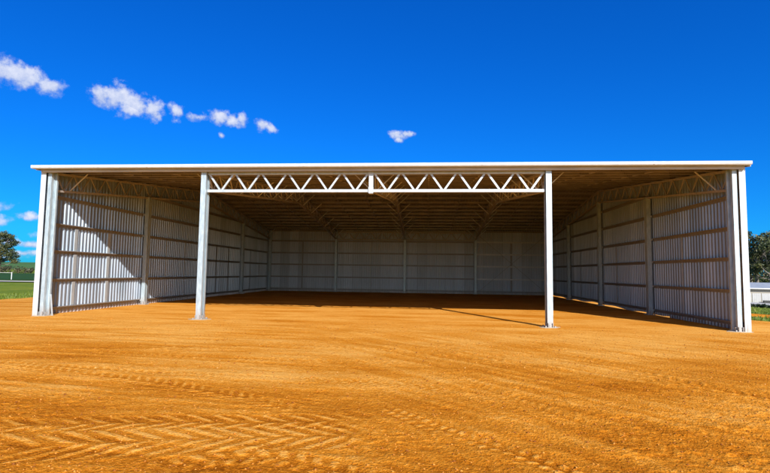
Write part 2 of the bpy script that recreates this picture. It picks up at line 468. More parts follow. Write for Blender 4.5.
for k in range(4):
    a, b = (k - 2) * W + .13, (k - 1) * W - .13
    for z in GZ:
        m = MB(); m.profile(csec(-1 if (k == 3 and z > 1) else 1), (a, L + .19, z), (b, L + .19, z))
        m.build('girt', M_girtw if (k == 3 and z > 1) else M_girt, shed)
    m = MB(); X = (a + b) / 2
    for z0, z1 in zip(GZ[:-1], GZ[1:]): m.box(X - .05, X + .05, L + .13, L + .16, z0 + .068, z1 - .068)
    m.build('girt_bridging', M_bridge if k in (1, 2) else M_girt, shed)
# rod cross brace in the right hand back bay
m = MB(); m.bar((W + .1, L - .18, .1), (2 * W - .1, L - .18, 5.3), .022, .022); m.build('rod_brace', M_girt, shed)
m = MB(); m.bar((W + .1, L - .21, 5.3), (2 * W - .1, L - .21, .1), .022, .022); m.build('rod_brace', M_girt, shed)
# small strut at the foot of the left corner column
m = MB(); m.bar((-XC + .17, .08, .80), (-XC + .33, .02, -.03), .035, .035); m.build('strut', M_truss, shed)

# --- flashings, eave members and gutter
for s in (-1, 1):
    for (ya, yb, yc) in ((-.205, -.19, .05), (L + .335, L + .35, L + .1)):
        m = MB()
        x0, x1 = sorted((s * (2 * W - .012), s * (2 * W + .185)))
        m.box(x0, x1, ya, yb, -.05, 5.47)
        xa, xb = sorted((s * (2 * W + .185), s * (2 * W + .197)))
        y0, y1 = sorted((yb if yc > yb else ya, yc)); m.box(xa, xb, y0, y1, -.05, 5.47)
        xm = s * (2 * W + .08); m.box(xm - .012, xm + .012, ya - .01 if ya < 0 else yb, ya if ya < 0 else yb + .01, -.05, 5.47)
        m.build('corner_flashing', M_white, shed)
    # barge flashing up and over the roof end
    m = MB(); X = s * (2 * W + .24)
    for s2 in (0, 1):
        f = (lambda y: y) if s2 == 0 else (lambda y: L - y)
        ya, yb = -.40, L / 2
        a, b = sorted((X, X + s * .012))
        za, zb = 5.70 + SL * ya, 5.70 + SL * yb
        p, q = (a, b)
        m.add([(p, f(ya), za - .17), (q, f(ya), za - .17), (q, f(ya), za), (p, f(ya), za), (p, f(yb), zb - .17), (q, f(yb), zb - .17), (q, f(yb), zb), (p, f(yb), zb)],
              [(0, 1, 2, 3), (7, 6, 5, 4), (0, 4, 5, 1), (1, 5, 6, 2), (2, 6, 7, 3), (3, 7, 4, 0)])
    m.build('barge_flashing', M_white, shed)
m = MB(); m.box(-2 * W - .13, 2 * W + .13, -.29, -.235, 5.425, 5.54); m.build('eave_beam', M_fasc, shed)
for s in (0, 1):
    f = 1 if s == 0 else -1
    def yy(v): return v if s == 0 else L - v
    m = MB(); xa, xb = -2 * W - .36, 2 * W + .23
    # quad gutter: outer face with rolled bead, floor, back
    pr = [(-.52, 5.655), (-.535, 5.64), (-.53, 5.62), (-.53, 5.565), (-.505, 5.535), (-.36, 5.535), (-.345, 5.535), (-.345, 5.60), (-.36, 5.60), (-.36, 5.55), (-.495, 5.55), (-.515, 5.57), (-.515, 5.655)]
    n = len(pr)
    vs = [(xa, yy(y), z) for y, z in pr] + [(xb, yy(y), z) for y, z in pr]
    fs = [(i, (i + 1) % n, n + (i + 1) % n, n + i) for i in range(n)]
    m.add(vs, fs)
    for X in (xa, xb):
        m.add([(X, yy(-.53), 5.65), (X, yy(-.53), 5.56), (X, yy(-.505), 5.535), (X, yy(-.345), 5.535), (X, yy(-.345), 5.60)], [(0, 1, 2, 3, 4)])
    for X in (-8.3, -2.4, 3.9, 9.6):              # lap joints in the gutter
        ya_, yb_ = sorted((yy(-.539), yy(-.53))); m.box(X, X + .05, ya_, yb_, 5.56, 5.65)
    m.build('gutter', M_white, shed)

# ------------------------------------------------------------------ ground
def drop(x): return -.06 * np.clip(x - 14.5, 0, 56)
def zland(x, y): return -.09 + float(drop(np.array(x)))

# dirt pad : a world aligned grid, finer where the tyre marks are
def axis(a, fine0, fine1, b, step, g):
    mid = list(np.arange(fine0, fine1, step)); lo = []; hi = []
    s = step; x = fine0
    while x > a: s *= g; x -= s; lo.append(x)
    s = step; x = mid[-1]
    while x < b: s *= g; x += s; hi.append(x)
    return np.array(lo[::-1] + mid + hi)
xs = axis(-26, -5.5, 7.0, 34, .026, 1.02)
ys = axis(-30, -13.7, -10.4, 31, .017, 1.013)
X, Y = np.meshgrid(xs, ys)
H = np.zeros_like(X); T = np.full_like(X, .5)
calm = sstep(6, -4, Y)
H += (.010 + .04 * calm) * (fbm(X / 3.1, Y / 2.3, 3, 3) - .5) + (.006 + .012 * calm) * (fbm(X / .7, Y / .5, 5, 3) - .5)
T += .75 * (fbm(X / 2.6, Y / .9, 11, 4) - .5) + .35 * (fbm(X / 6, Y / 3, 17, 3) - .5)
# grader and wheel streaks: left family runs across, right family sweeps towards the viewer
def streak(ang, sx, sy, seed, o=4):
    c, s = math.cos(ang), math.sin(ang)
    return fbm((X * c + Y * s) / sx, (-X * s + Y * c) / sy, seed, o) - .5
wx = sstep(-1.0, 3.0, X + .25 * (Y + 10)) * sstep(1.0, -4.0, Y)
sA = streak(-.12, 2.6, .16, 21); sB = streak(-.78, 2.2, .15, 31)
sC = streak(.22, 3.4, .30, 41)
st = sA * (1 - wx) + sB * wx
H += (.010 + .016 * calm) * st + (.006 + .014 * calm) * sC
T += .8 * st + .5 * sC * (1 - wx) + .34 * sstep(-11, -3, Y) - .02
# rough crumbly ground, mostly lower right
rough = np.clip(fbm(X / 1.6, Y / 1.1, 51, 3) * 1.9 - .62 + .35 * sstep(1, 5, X) * sstep(-8, -11, Y), 0, 1)
cl = fbm(X / .085, Y / .07, 61, 3)
cl2 = fbm(X / .045, Y / .04, 71, 2)
TM = np.zeros_like(X)
# tyre marks
def path_coords(pts):
    pts = [np.array(p, float) for p in pts]
    # smooth the polyline (Chaikin)
    for _ in range(3):
        q = [pts[0]]
        for a, b in zip(pts[:-1], pts[1:]): q += [a * .75 + b * .25, a * .25 + b * .75]
        q.append(pts[-1]); pts = q
    bd = np.full(X.shape, 1e9); U = np.zeros_like(X); V = np.zeros_like(X); acc = 0
    for a, b in zip(pts[:-1], pts[1:]):
        d = b - a; l = np.hypot(*d); d = d / l
        px, py = X - a[0], Y - a[1]
        u = np.clip(px * d[0] + py * d[1], 0, l); ex, ey = px - u * d[0], py - u * d[1]
        dist = np.hypot(ex, ey); v = -px * d[1] + py * d[0]
        mk = dist < bd
        bd = np.where(mk, dist, bd); U = np.where(mk, acc + u, U); V = np.where(mk, np.sign(v) * dist, V); acc += l
    return U, V, acc
def chevron(pts, width, pitch, bar, slant, amp, tone, seed, gap=.03, fade=.35, blocks=False):
    global H, T, TM
    U, V, tot = path_coords(pts)
    inside = sstep(width / 2 + .03, width / 2 - .03, np.abs(V)) * sstep(0, .5, U) * sstep(tot, tot - .5, U)
    wear = sstep(.22, .55, fbm(X / .55 + seed, Y / .4, seed, 3)) * (1 - fade) + fade * .4
    V2 = V + .012 * (fbm(X / .12, Y / .12, seed + 3, 2) - .5)
    off = np.where(V2 > 0, .5 * pitch, 0)                     # left and right lugs are staggered
    ph = ((U + slant * np.abs(V2) + off + .03 * (fbm(X / .25, Y / .25, seed + 7, 2) - .5)) / pitch) % 1.0
    tri = np.abs(ph - .5) * 2                                 # 1 at lug centre line
    b = sstep(1 - bar - .06, 1 - bar + .06, tri) * sstep(gap * .3, gap * 1.6, np.abs(V2))
    if blocks: b = b * sstep(.25, .5, np.abs(np.sin(V2 * math.pi / (width * .45))))
    H += inside * (wear * amp * b - .35 * amp)
    T += inside * (wear * tone * (b - .35) * 1.5)
    TM = np.maximum(TM, inside * np.clip(wear * 1.4, 0, 1))
    # squeezed up shoulders beside the wheel
    H += .3 * amp * np.exp(-((np.abs(V) - width / 2 - .05) / .05) ** 2) * sstep(0, .5, U) * sstep(tot, tot - .5, U)
chevron([(-4.6, -13.35), (-2.1, -12.74), (-.84, -12.36), (.15, -12.11), (1.5, -11.82)], .84, .30, .40, 1.25, .012, .75, 101, fade=.7)
chevron([(-5.6, -12.75), (-2.6, -12.10), (-1.0, -11.72), (.4, -11.5), (1.4, -11.3)], .55, .30, .34, 1.25, .008, .6, 111, fade=.4)
chevron([(-7.6, -8.4), (-5.0, -9.05), (-3.0, -9.53), (-1.9, -9.88), (-.25, -10.57), (.6, -11.2)], .42, .20, .36, .9, .014, .55, 121, fade=.5)
chevron([(-6, -8.7), (-3, -9.05), (-.95, -9.16), (1.05, -9.25), (2.6, -9.6)], .24, .17, .36, .8, .012, .55, 131, fade=.5)
chevron([(-.6, -13.15), (.35, -12.55), (1.0, -12.75), (1.8, -13.1)], .42, .19, .45, .45, .014, .5, 141, fade=.5, blocks=True)
chevron([(1.4, -10.6), (2.2, -11.6), (2.7, -12.0), (3.1, -12.35), (3.7, -13.1)], .34, .15, .48, .25, .015, .6, 151, fade=.5, blocks=True)
chevron([(1.0, -9.6), (1.7, -10.4), (2.1, -11.0), (2.3, -11.7)], .20, .05, .45, .1, .007, .2, 161)
chevron([(2.4, -8.3), (3.6, -10.6), (4.6, -12.1), (5.3, -13.3)], .36, .16, .45, .6, .009, .22, 171)
chevron([(-9, -6.9), (-5, -7.3), (-1, -7.6), (2, -7.4)], .36, .2, .42, .7, .018, .22, 181)
chevron([(-4, -5.0), (0, -5.6), (4, -7.2), (8, -10)], .40, .22, .42, .7, .016, .18, 191)
chevron([(5.0, -3.5), (5.6, -7.0), (7.5, -10.5), (9, -13)], .40, .22, .42, .7, .016, .18, 201)
loose = sstep(2, -7, Y) * (1 - .82 * TM)
H += loose * (.28 + .6 * rough) * (.026 * (cl - .5) + .014 * (cl2 - .5))
H += loose * rough * .012 * np.clip(fbm(X / .12, Y / .10, 81, 2) - .62, 0, 1) * 6
T += loose * .45 * (cl - .5) * (.4 + .6 * rough)
# edges of the pad
en = 1.3 * (fbm(X / 2.2, Y / 2.2, 91, 3) - .5)
eL = X + 22.0 + en
eR = np.where(X > 14.6, 6.6 - Y + en, 15.2 - X + .0 * en)
eR = np.where(Y < 6.0, 10.0, eR); eR = np.where((X > 14.6), 6.6 - Y + en, np.where(Y < 6.0, 10.0, 15.0 - X + .3 * en))
e = np.minimum(np.minimum(eL, eR), 30.0 - Y)
H *= sstep(-.2, .8, e)
# flat trodden floor inside and level round the column feet
for cx_ in (-2 * W, -W, W, 2 * W):
    H *= 1 - np.exp(-((X - cx_) ** 2 + Y ** 2) / .5)
H = H - .16 * sstep(.15, -.55, e) + drop(X)
# inside the shed the ground meets the side walls level
vis = e > -1.2
def grid_mesh(name, X, Y, Z, mat_, tone=None, keep=None):
    ny, nx = X.shape
    co = np.stack([X, Y, Z], -1).reshape(-1, 3)
    idx = np.arange(nx * ny).reshape(ny, nx)
    q = np.stack([idx[:-1, :-1], idx[:-1, 1:], idx[1:, 1:], idx[1:, :-1]], -1).reshape(-1, 4)
    if keep is not None: q = q[keep.reshape(-1)[q].all(1)]
    me = bpy.data.meshes.new(name)
    me.vertices.add(len(co)); me.vertices.foreach_set('co', co.astype(np.float32).ravel())
    me.loops.add(q.size); me.loops.foreach_set('vertex_index', q.astype(np.int32).ravel())
    me.polygons.add(len(q)); me.polygons.foreach_set('loop_start', np.arange(0, q.size, 4, dtype=np.int32))
    try: me.polygons.foreach_set('loop_total', np.full(len(q), 4, dtype=np.int32))
    except Exception: pass
    me.update(calc_edges=True); me.validate()
    me.polygons.foreach_set('use_smooth', np.ones(len(me.polygons), dtype=bool))
    if tone is not None:
        at = me.attributes.new('tone', 'FLOAT', 'POINT'); at.data.foreach_set('value', np.clip(tone, 0, 1).astype(np.float32).ravel())
    me.materials.append(mat_)
    return me
tag(link('dirt_ground', grid_mesh('dirt_ground', X, Y, H, M_dirt, T, vis)), kind='structure')

def gax(lim): 
    a = [0.0]; s = 1.5
    while a[-1] < lim: a.append(a[-1] + s); s *= 1.09
    return np.array([-v for v in a[:0:-1]] + a)
gx, gy = np.meshgrid(gax(3500), gax(3500) + 5)
gz = -.09 + drop(gx) + .05 * (fbm(gx / 6, gy / 6, 7, 3) - .5) * sstep(20, 40, np.hypot(gx, gy))
# the land lies lower under the pad and inside the shed
gz = np.where((np.abs(gx) < 19) & (gy > -25) & (gy < 28), gz - .12, gz)
tag(link('ground', grid_mesh('ground', gx, gy, gz, M_grass)), kind='structure')

def strip(name, a, b, c, d, mat_, zoff, n=24, wob=0.0, seed=0):
    """ground strip between the lines a-b (near) and c-d (far)"""
    m = MB(); vs = []; rr = random.Random(seed)
    for i in range(n + 1):
        t = i / n
        for k in range(5):
            s = k / 4
            p = (a.lerp(b, t)).lerp(c.lerp(d, t), s)
            j = (rr.uniform(-wob, wob)) if k in (0, 4) else 0
            vs.append((p.x, p.y + j, zland(p.x, p.y) + zoff - (.25 if k in (0, 4) and wob else 0)))
    fs = [(i * 5 + k, (i + 1) * 5 + k, (i + 1) * 5 + k + 1, i * 5 + k + 1) for i in range(n) for k in range(4)]
    m.add(vs, fs); return tag(m.build(name, mat_, None, True), kind='structure')
# left : crop field, then pale gravel road in front of it
def lp(px, depth): return far(px, depth)
strip('crop_field', lp(-140, 72), lp(330, 72), lp(-140, 152), lp(330, 160), M_field, .06)
strip('road', lp(-140, 62), lp(330, 62), lp(-140, 67), lp(330, 67), M_road, .09)
# right : narrow dirt track and a concrete apron before the garages
strip('dirt_track', Vector((14.8, 12.3, 0)), Vector((60, 15, 0)), Vector((14.8, 16.2, 0)), Vector((60, 20, 0)), M_dirt2, .10, 50, .5, 3)
strip('driveway', far(560, 60), far(950, 56), far(560, 96), far(950, 96), M_conc, .16)

# hills
def hill(cx, cy, rx, ry, h, rot, name='hill'):
    n = 60; u = np.linspace(-1, 1, n); a, b = np.meshgrid(u, u)
    z = h * np.clip(1 - (a ** 2 + b ** 2), 0, 1) ** 1.3 * (.8 + .4 * fbm(a * 2 + cx, b * 2 + cy, 5, 3)) - 1.0
    c, s = math.cos(rot), math.sin(rot)
    x = cx + a * rx * c - b * ry * s; y = cy + a * rx * s + b * ry * c
    tag(link(name, grid_mesh(name, x, y, z, M_hill)), kind='structure')
p = far(20, 700); hill(p.x, p.y, 520, 300, 9.6, math.atan2(.84, .94))
p = far(-250, 800); hill(p.x, p.y, 420, 260, 11, math.atan2(.9, .6))
p = far(420, 1300); hill(p.x, p.y, 700, 300, 9, 0)
p = far(900, 900); hill(p.x, p.y, 600, 300, 8, -.6)

# ------------------------------------------------------------------ vegetation
def leaf_mesh(name, centres, radii, per, size, mat_, seed, flat=.6, tone_c=None):
    r = np.random.default_rng(seed); V = []; TN = []
    for i, (c, rad) in enumerate(zip(centres, radii)):
        k = max(8, int(per * (rad ** 2)))
        d = r.normal(size=(k, 3)); d /= np.linalg.norm(d, axis=1)[:, None]
        q = d * (r.random((k, 1)) ** .45) * np.array([rad, rad, rad * flat]) + np.array(c)
        q += r.normal(size=q.shape) * rad * .10
        nrm = d * .6 + r.normal(size=(k, 3)) * .6; nrm /= np.linalg.norm(nrm, axis=1)[:, None]
        t = np.cross(nrm, r.normal(size=(k, 3))); t /= np.linalg.norm(t, axis=1)[:, None]; b = np.cross(nrm, t)
        s = size * (.6 + .8 * r.random((k, 1)))
        quad = np.stack([q - t * s, q + b * s * .45, q + t * s, q - b * s * .45], 1)
        V.append(quad.reshape(-1, 3)); base = (tone_c[i] if tone_c is not None else r.random())
        TN.append(np.repeat(np.clip(base * .55 + .45 * r.random(k), 0, 1), 4))
    V = np.concatenate(V); TN = np.concatenate(TN); n = len(V) // 4
    me = bpy.data.meshes.new(name)
    me.vertices.add(len(V)); me.vertices.foreach_set('co', V.astype(np.float32).ravel())
    me.loops.add(len(V)); me.loops.foreach_set('vertex_index', np.arange(len(V), dtype=np.int32))
    me.polygons.add(n); me.polygons.foreach_set('loop_start', np.arange(0, len(V), 4, dtype=np.int32))
    try: me.polygons.foreach_set('loop_total', np.full(n, 4, dtype=np.int32))
    except Exception: pass
    me.update(calc_edges=True); me.validate()
    at = me.attributes.new('tone', 'FLOAT', 'POINT'); at.data.foreach_set('value', TN.astype(np.float32))
    me.materials.append(mat_); return me

def gum_tree(loc, h, spread, label, seed, group=None, low=.35, pads=16, per=34, name='gum_tree', lean=0.0, size=.30, clump=1.0):
    r = random.Random(seed); t = empty(name, loc)
    tag(t, label, 'tree', group)
    tr = MB(); th = h * .42
    pts = [(0, 0, -.4), (.1 * lean, .05, h * .15), (.35 * lean, .1, h * .3), (.6 * lean, 0, th)]
    tr.tube(pts, [h * .030, h * .024, h * .021, h * .018], 9)
    cs, rs, tn = [], [], []
    for i in range(pads):
        a = i * 2.399 + r.uniform(-.4, .4); f = (i + .5) / pads
        zz = h * (low + (.93 - low) * f) ; rad = spread * math.sqrt(max(.05, 1 - (max(0, f - .35) / .72) ** 2)) * r.uniform(.35, 1.0)
        if f < .2: rad = spread * r.uniform(.6, .95)
        c = (.6 * lean + rad * math.cos(a), rad * math.sin(a), zz)
        fork = Vector((.6 * lean * min(1, zz / th), 0, min(th, zz * .72)))
        mid = fork.lerp(Vector(c), .5) + Vector((r.uniform(-.3, .3), r.uniform(-.3, .3), -.05 * h * r.random()))
        tr.tube([fork, mid, Vector(c)], [h * .0125, h * .008, h * .003], 6)
        for _ in range(3):
            e = Vector(c) + Vector((r.uniform(-1, 1), r.uniform(-1, 1), r.uniform(-.2, .6))) * spread * .25
            tr.tube([mid.lerp(Vector(c), .5), e], [h * .004, h * .0015], 5)
        pr = spread * r.uniform(.24, .42) * clump
        cs.append(c); rs.append(pr); tn.append(r.random())
        for _ in range(3):
            cs.append((c[0] + r.uniform(-1, 1) * pr, c[1] + r.uniform(-1, 1) * pr, c[2] + r.uniform(-.35, .45) * pr)); rs.append(pr * r.uniform(.45, .75)); tn.append(r.random())
    link('trunk', tr.mesh('trunk', M_bark, True), t)
    link('crown', leaf_mesh('crown', cs, rs, per, size, M_leaf, seed, .55, tn), t)
    return t
p = far(-1, 170); p.z = zland(p.x, p.y)
gum_tree(p, 14.6, 5.4, 'tall spreading gum tree beyond the green field at far left', 5, pads=24, low=.27, per=55, lean=.5, size=.27)
TG = 'gum trees behind the low garages'
for (px, dp, h, sp, sd, lab, pads, low) in (
        (757, 122, 17.8, 5.2, 11, 'tallest gum tree behind the low garages, next to the shed corner', 20, .40),
        (771, 118, 16.0, 4.8, 13, 'gum tree behind the garages cut off by the right picture edge', 18, .38),
        (764, 140, 13.5, 5.5, 17, 'darker shorter gum tree further back between two taller gums', 18, .12),
        (752, 135, 12.0, 5.0, 19, 'low bushy gum tree half hidden behind the shed corner', 16, .10)):
    p = far(px, dp); p.z = zland(p.x, p.y)
    gum_tree(p, h, sp, lab, sd, TG, low=low, pads=pads, per=34, lean=random.uniform(-.6, .6))

def bush(name, loc, r0, h, lab, cat, group, seed, mt, n=7, size=.22, per=60):
    r = random.Random(seed); t = empty(name, loc); tag(t, lab, cat, group)
    st = MB(); cs, rs, tn = [], [], []
    for i in range(n):
        a = r.uniform(0, 6.28); q = r0 * r.uniform(.1, .75)
        c = (q * math.cos(a), q * math.sin(a), h * r.uniform(.3, .72))
        st.tube([(0, 0, -.2), (c[0] * .5, c[1] * .5, c[2] * .45), c], [h * .03, h * .02, h * .008], 5)
        cs.append(c); rs.append(h * r.uniform(.28, .42)); tn.append(r.random())
    link('stem', st.mesh('stem', M_bark, True), t)
    link('foliage', leaf_mesh('foliage', cs, rs, per / max(h, .5), size, mt, seed, .8, tn), t)
SG = 'scrub bushes along the far field edge'
labs = ['dark scrub bush below the spreading gum tree at the left edge', 'broad olive scrub bush under the gum tree canopy', 'scrub bush just right of the gum tree trunk',
        'small dark scrub bush between gum tree and shed', 'brownish scrub bush next to the shed corner flashing', 'low tan scrub bush beside the shed corner']
for i, (px, r0, h, s) in enumerate(((-3, 3.2, 3.2, 1), (4, 3.0, 2.6, 2), (11, 3.0, 2.8, 3), (18, 2.2, 2.0, 4), (25, 2.6, 2.5, 5), (31, 2.4, 2.3, 6))):
    p = far(px, 160 + 2 * (i % 3)); p.z = zland(p.x, p.y) + .0
    bush('scrub_bush', p, r0, h, labs[i], 'bush', SG, 40 + s, M_scrub, n=9, size=.30, per=50)
HG = 'low shrubs along the concrete apron'
labs = ['low dark shrub on the apron edge beside the shed corner', 'second low dark shrub along the apron edge from the shed', 'low dark shrub in the middle of the apron edge',
        'low dark shrub on the apron edge close to the picture edge', 'low dark shrub at the right picture edge before the apron']
for i, px in enumerate((751, 756, 761, 766, 771)):
    p = far(px, 55 + (i % 2)); p.z = zland(p.x, p.y)
    bush('shrub', p, .9, .34 + .07 * (i % 3), labs[i], 'shrub', HG, 60 + i, M_hedge, n=14, size=.09, per=700)

# grass blades at the two margins of the pad
def blades(name, n, box, h0, seed, mask):
    r = np.random.default_rng(seed)
    x = r.uniform(box[0], box[1], n); y = r.uniform(box[2], box[3], n); k = mask(x, y); x, y = x[k], y[k]; n = len(x)
    cl = fbm(x / 1.1, y / 1.1, seed, 3); h = h0 * (.35 + 1.3 * cl ** 2) * r.uniform(.6, 1.2, n)
    a = r.uniform(0, 6.28, n); w = .018 + .012 * r.random(n); b = r.uniform(0, 6.28, n); ln = h * r.uniform(.1, .6, n)
    z = -.10 + drop(x)
    p0 = np.stack([x - w * np.cos(a), y - w * np.sin(a), z], -1); p1 = np.stack([x + w * np.cos(a), y + w * np.sin(a), z], -1)
    p2 = np.stack([x + ln * np.cos(b), y + ln * np.sin(b), z + h], -1)
    V = np.stack([p0, p1, p2], 1).reshape(-1, 3)
    me = bpy.data.meshes.new(name); me.vertices.add(len(V)); me.vertices.foreach_set('co', V.astype(np.float32).ravel())
    me.loops.add(len(V)); me.loops.foreach_set('vertex_index', np.arange(len(V), dtype=np.int32))
    me.polygons.add(n); me.polygons.foreach_set('loop_start', np.arange(0, len(V), 3, dtype=np.int32))
    try: me.polygons.foreach_set('loop_total', np.full(n, 3, dtype=np.int32))
    except Exception: pass
    me.update(calc_edges=True); me.validate()
    at = me.attributes.new('tone', 'FLOAT', 'POINT'); at.data.foreach_set('value', np.repeat(np.clip(cl * .8 + .4 * (r.random(n) - .4), 0, 1), 3).astype(np.float32))
    me.materials.append(M_blade); return me
o = link('grass', blades('grass', 14000, (-27, -21.2, 3, 34), .20, 3, lambda x, y: (x < -21.7 + 0 * y)))
tag(o, 'short green grass growing along the left margin of the dirt', 'grass', kind='stuff')
o = link('grass', blades('grass', 30000, (15.2, 36, 6.2, 38), .24, 4, lambda x, y: (y > 6.7) & ~((y > 12.2 + (x - 14.8) * .06) & (y < 16.2 + (x - 14.8) * .085))))
tag(o, 'green grass on the bank right of the shed, split by a dirt track', 'grass', kind='stuff')

# pebbles and crumbs of dirt on the pad
def pebbles(n, seed):
    r = np.random.default_rng(seed)
    ico = np.array([(0, 0, 1), (1, 0, 0), (0, 1, 0), (-1, 0, 0), (0, -1, 0), (0, 0, -1)], float)
    tri = np.array([(0, 1, 2), (0, 2, 3), (0, 3, 4), (0, 4, 1), (5, 2, 1), (5, 3, 2), (5, 4, 3), (5, 1, 4)])
    d = r.random(n) ** 1.8 * 14; y = -13.6 + d; x = 2.1 + (r.random(n) * 2 - 1) * (4.2 + d * .85)
    s = .0045 + .012 * r.random(n) ** 5 + .0003 * d
    ix = np.clip(np.searchsorted(xs, x), 0, len(xs) - 1); iy = np.clip(np.searchsorted(ys, y), 0, len(ys) - 1)
    z = H[iy, ix]
    sc = r.uniform(.6, 1.3, (n, 6, 3))
    V = ico[None] * sc * s[:, None, None] * np.array([1.2, 1, .75]) + np.stack([x, y, z + s * .25], -1)[:, None]
    F = (tri[None] + (np.arange(n) * 6)[:, None, None]).reshape(-1, 3)
    me = bpy.data.meshes.new('pebbles'); me.vertices.add(n * 6); me.vertices.foreach_set('co', V.astype(np.float32).ravel())
    me.loops.add(F.size); me.loops.foreach_set('vertex_index', F.astype(np.int32).ravel())
    me.polygons.add(len(F)); me.polygons.foreach_set('loop_start', np.arange(0, F.size, 3, dtype=np.int32))
    try: me.polygons.foreach_set('loop_total', np.full(len(F), 3, dtype=np.int32))
    except Exception: pass
    me.update(calc_edges=True); me.validate()
    at = me.attributes.new('tone', 'FLOAT', 'POINT'); at.data.foreach_set('value', np.repeat(r.random(n), 6).astype(np.float32))
    me.materials.append(M_peb); return me
m, nt, bs = mat('dirt_crumbs'); M_peb = m
at = N(nt, 'ShaderNodeAttribute', attribute_name='tone')
nt.links.new(ramp(nt, at.outputs['Fac'], [(0, (.22, .06, .004)), (.6, (.52, .18, .012)), (.985, (.66, .28, .04)), (1, (.66, .42, .16))]), bs.inputs['Base Color']); bs.inputs['Roughness'].default_value = .9
tag(link('pebbles', pebbles(16000, 9)), 'crumbs of dirt and small stones scattered over the orange dirt', 'pebbles', kind='stuff')

# ------------------------------------------------------------------ far things made by people
# white pipe rail beyond the road on the left
p = far(12, 74); q = far(-60, 76)
rail = empty('rail_fence', (p.x, p.y, zland(p.x, p.y)))
tag(rail, 'white pipe rail fence ending in a post beside the pale road', 'fence')
d = q - p; d.z = 0
for i in range(4):
    e = d * (i / 3.0); m = MB(); m.bar((e.x, e.y, -.2), (e.x, e.y, 1.15), .08, .08, (0, 1, 0)); m.build('post', M_paint, rail)
for z in (1.08,):
    m = MB(); m.bar((0, 0, z), (d.x, d.y, z), .035, .035); m.build('rail', M_paint, rail)

# low cream garage block on the right
gp = far(751, 97); GA = gp + Vector((1, -.22, 0))
dx = (GA - gp); dx.z = 0; dx.normalize(); 
bl = 22.0
base = zland(gp.x, gp.y) - .05
gar = empty('garage_block', (gp.x, gp.y, base))
tag(gar, 'low cream garage block with white doors and pale metal roof below gum trees', 'garage')
nrm = Vector((dx.y, -dx.x, 0))
if nrm.dot(C0 - gp) < 0: nrm = -nrm
Rm = Matrix((dx, -nrm, Vector((0, 0, 1)))).transposed()          # local x along front, y into the block
gar.rotation_mode = 'QUATERNION'; gar.rotation_quaternion = Rm.to_quaternion()
gz0 = -1.2
m = MB(); m.box(-8, bl, .06, 7, gz0, 2.95); m.build('wall', M_cream, gar)
m = MB()
for (ya, za, yb, zb) in ((-.7, 2.85, 3.5, 3.95), (7.7, 2.85, 3.5, 3.95)):
    m.add([(-8.5, ya, za), (bl + .5, ya, za), (bl + .5, yb, zb), (-8.5, yb, zb), (-8.5, ya, za + .1), (bl + .5, ya, za + .1), (bl + .5, yb, zb + .1), (-8.5, yb, zb + .1)],
          [(0, 1, 2, 3), (4, 5, 6, 7), (0, 1, 5, 4), (1, 2, 6, 5), (2, 3, 7, 6), (3, 0, 4, 7)])
m.build('roof', M_zinc, gar)
m = MB(); m.box(-8.5, bl + .5, -.78, -.7, 2.82, 3.0); m.build('gutter', M_paint, gar)
for i in range(-4, 14):
    a = i * 1.6
    m = MB(); m.box(a + .05, a + 1.47, .0, .05, -.1, 1.95)
    for k in range(1, 4): m.box(a + .05 + k * .355 - .01, a + .05 + k * .355 + .01, -.012, 0, -.1, 1.95)
    m.build('garage_door', M_door, gar)
bx = empty('crate', (0, 0, 0)); bx.name = 'crate'
q = gp + dx * 2.1 + nrm * .8
bx.location = (q.x, q.y, zland(q.x, q.y) + .0); bx.rotation_mode = 'QUATERNION'; bx.rotation_quaternion = gar.rotation_quaternion
tag(bx, 'small dark crate standing before a white garage door', 'crate')
m = MB(); m.box(-.5, .5, -.3, .3, .05, .62); m.build('crate_body', M_dark, bx)
m = MB()
for (a, b) in ((-.5, -.3), (.42, -.3), (-.5, .22), (.42, .22)): m.box(a, a + .08, b, b + .08, -.02, .05)
m.build('crate_feet', M_dark, bx)
m = MB(); m.box(-.53, .53, -.33, .33, .62, .67); m.build('crate_lid', M_dark, bx)

# ------------------------------------------------------------------ light
SUN = Vector((.734, -1.571, 1.0)).normalized()
el = math.asin(SUN.z); az = math.atan2(SUN.x, SUN.y)
sun = bpy.data.objects.new('sun', bpy.data.lights.new('sun', 'SUN')); COL.objects.link(sun)
sun.data.energy = 4.6; sun.data.angle = math.radians(.5); sun.data.color = (1, .968, .925)
sun.rotation_mode = 'QUATERNION'; sun.rotation_quaternion = SUN.to_track_quat('Z', 'Y')
sun.location = (20, -40, 30)

world = bpy.data.worlds.new('World'); scene.world = world; world.use_nodes = True
nt = world.node_tree; nt.nodes.clear()
out = nt.nodes.new('ShaderNodeOutputWorld'); bg = nt.nodes.new('ShaderNodeBackground'); nt.links.new(bg.outputs[0], out.inputs[0])
sky = N(nt, 'ShaderNodeTexSky', sky_type='NISHITA')
sky.sun_disc = False; sky.sun_elevation = el; sky.sun_rotation = az; sky.air_density = 1.0; sky.dust_density = .3; sky.ozone_density = 2.5
SKY_STRENGTH = .10
bg.inputs['Strength'].default_value = SKY_STRENGTH
hs = N(nt, 'ShaderNodeHueSaturation', Saturation=1.35); nt.links.new(sky.outputs[0], hs.inputs['Color'])
ti = N(nt, 'ShaderNodeMix', data_type='RGBA', blend_type='MULTIPLY', Factor=1.0)
nt.links.new(hs.outputs[0], ti.inputs[6]); ti.inputs[7].default_value = (.35, .85, 1.25, 1)
gm = nt.nodes.new('ShaderNodeGamma'); gm.inputs[1].default_value = .85; nt.links.new(ti.outputs[2], gm.inputs[0])
ti = N(nt, 'ShaderNodeMix', data_type='RGBA', blend_type='MULTIPLY', Factor=1.0)
nt.links.new(gm.outputs[0], ti.inputs[6]); ti.inputs[7].default_value = (.09, .68, 1.17, 1)
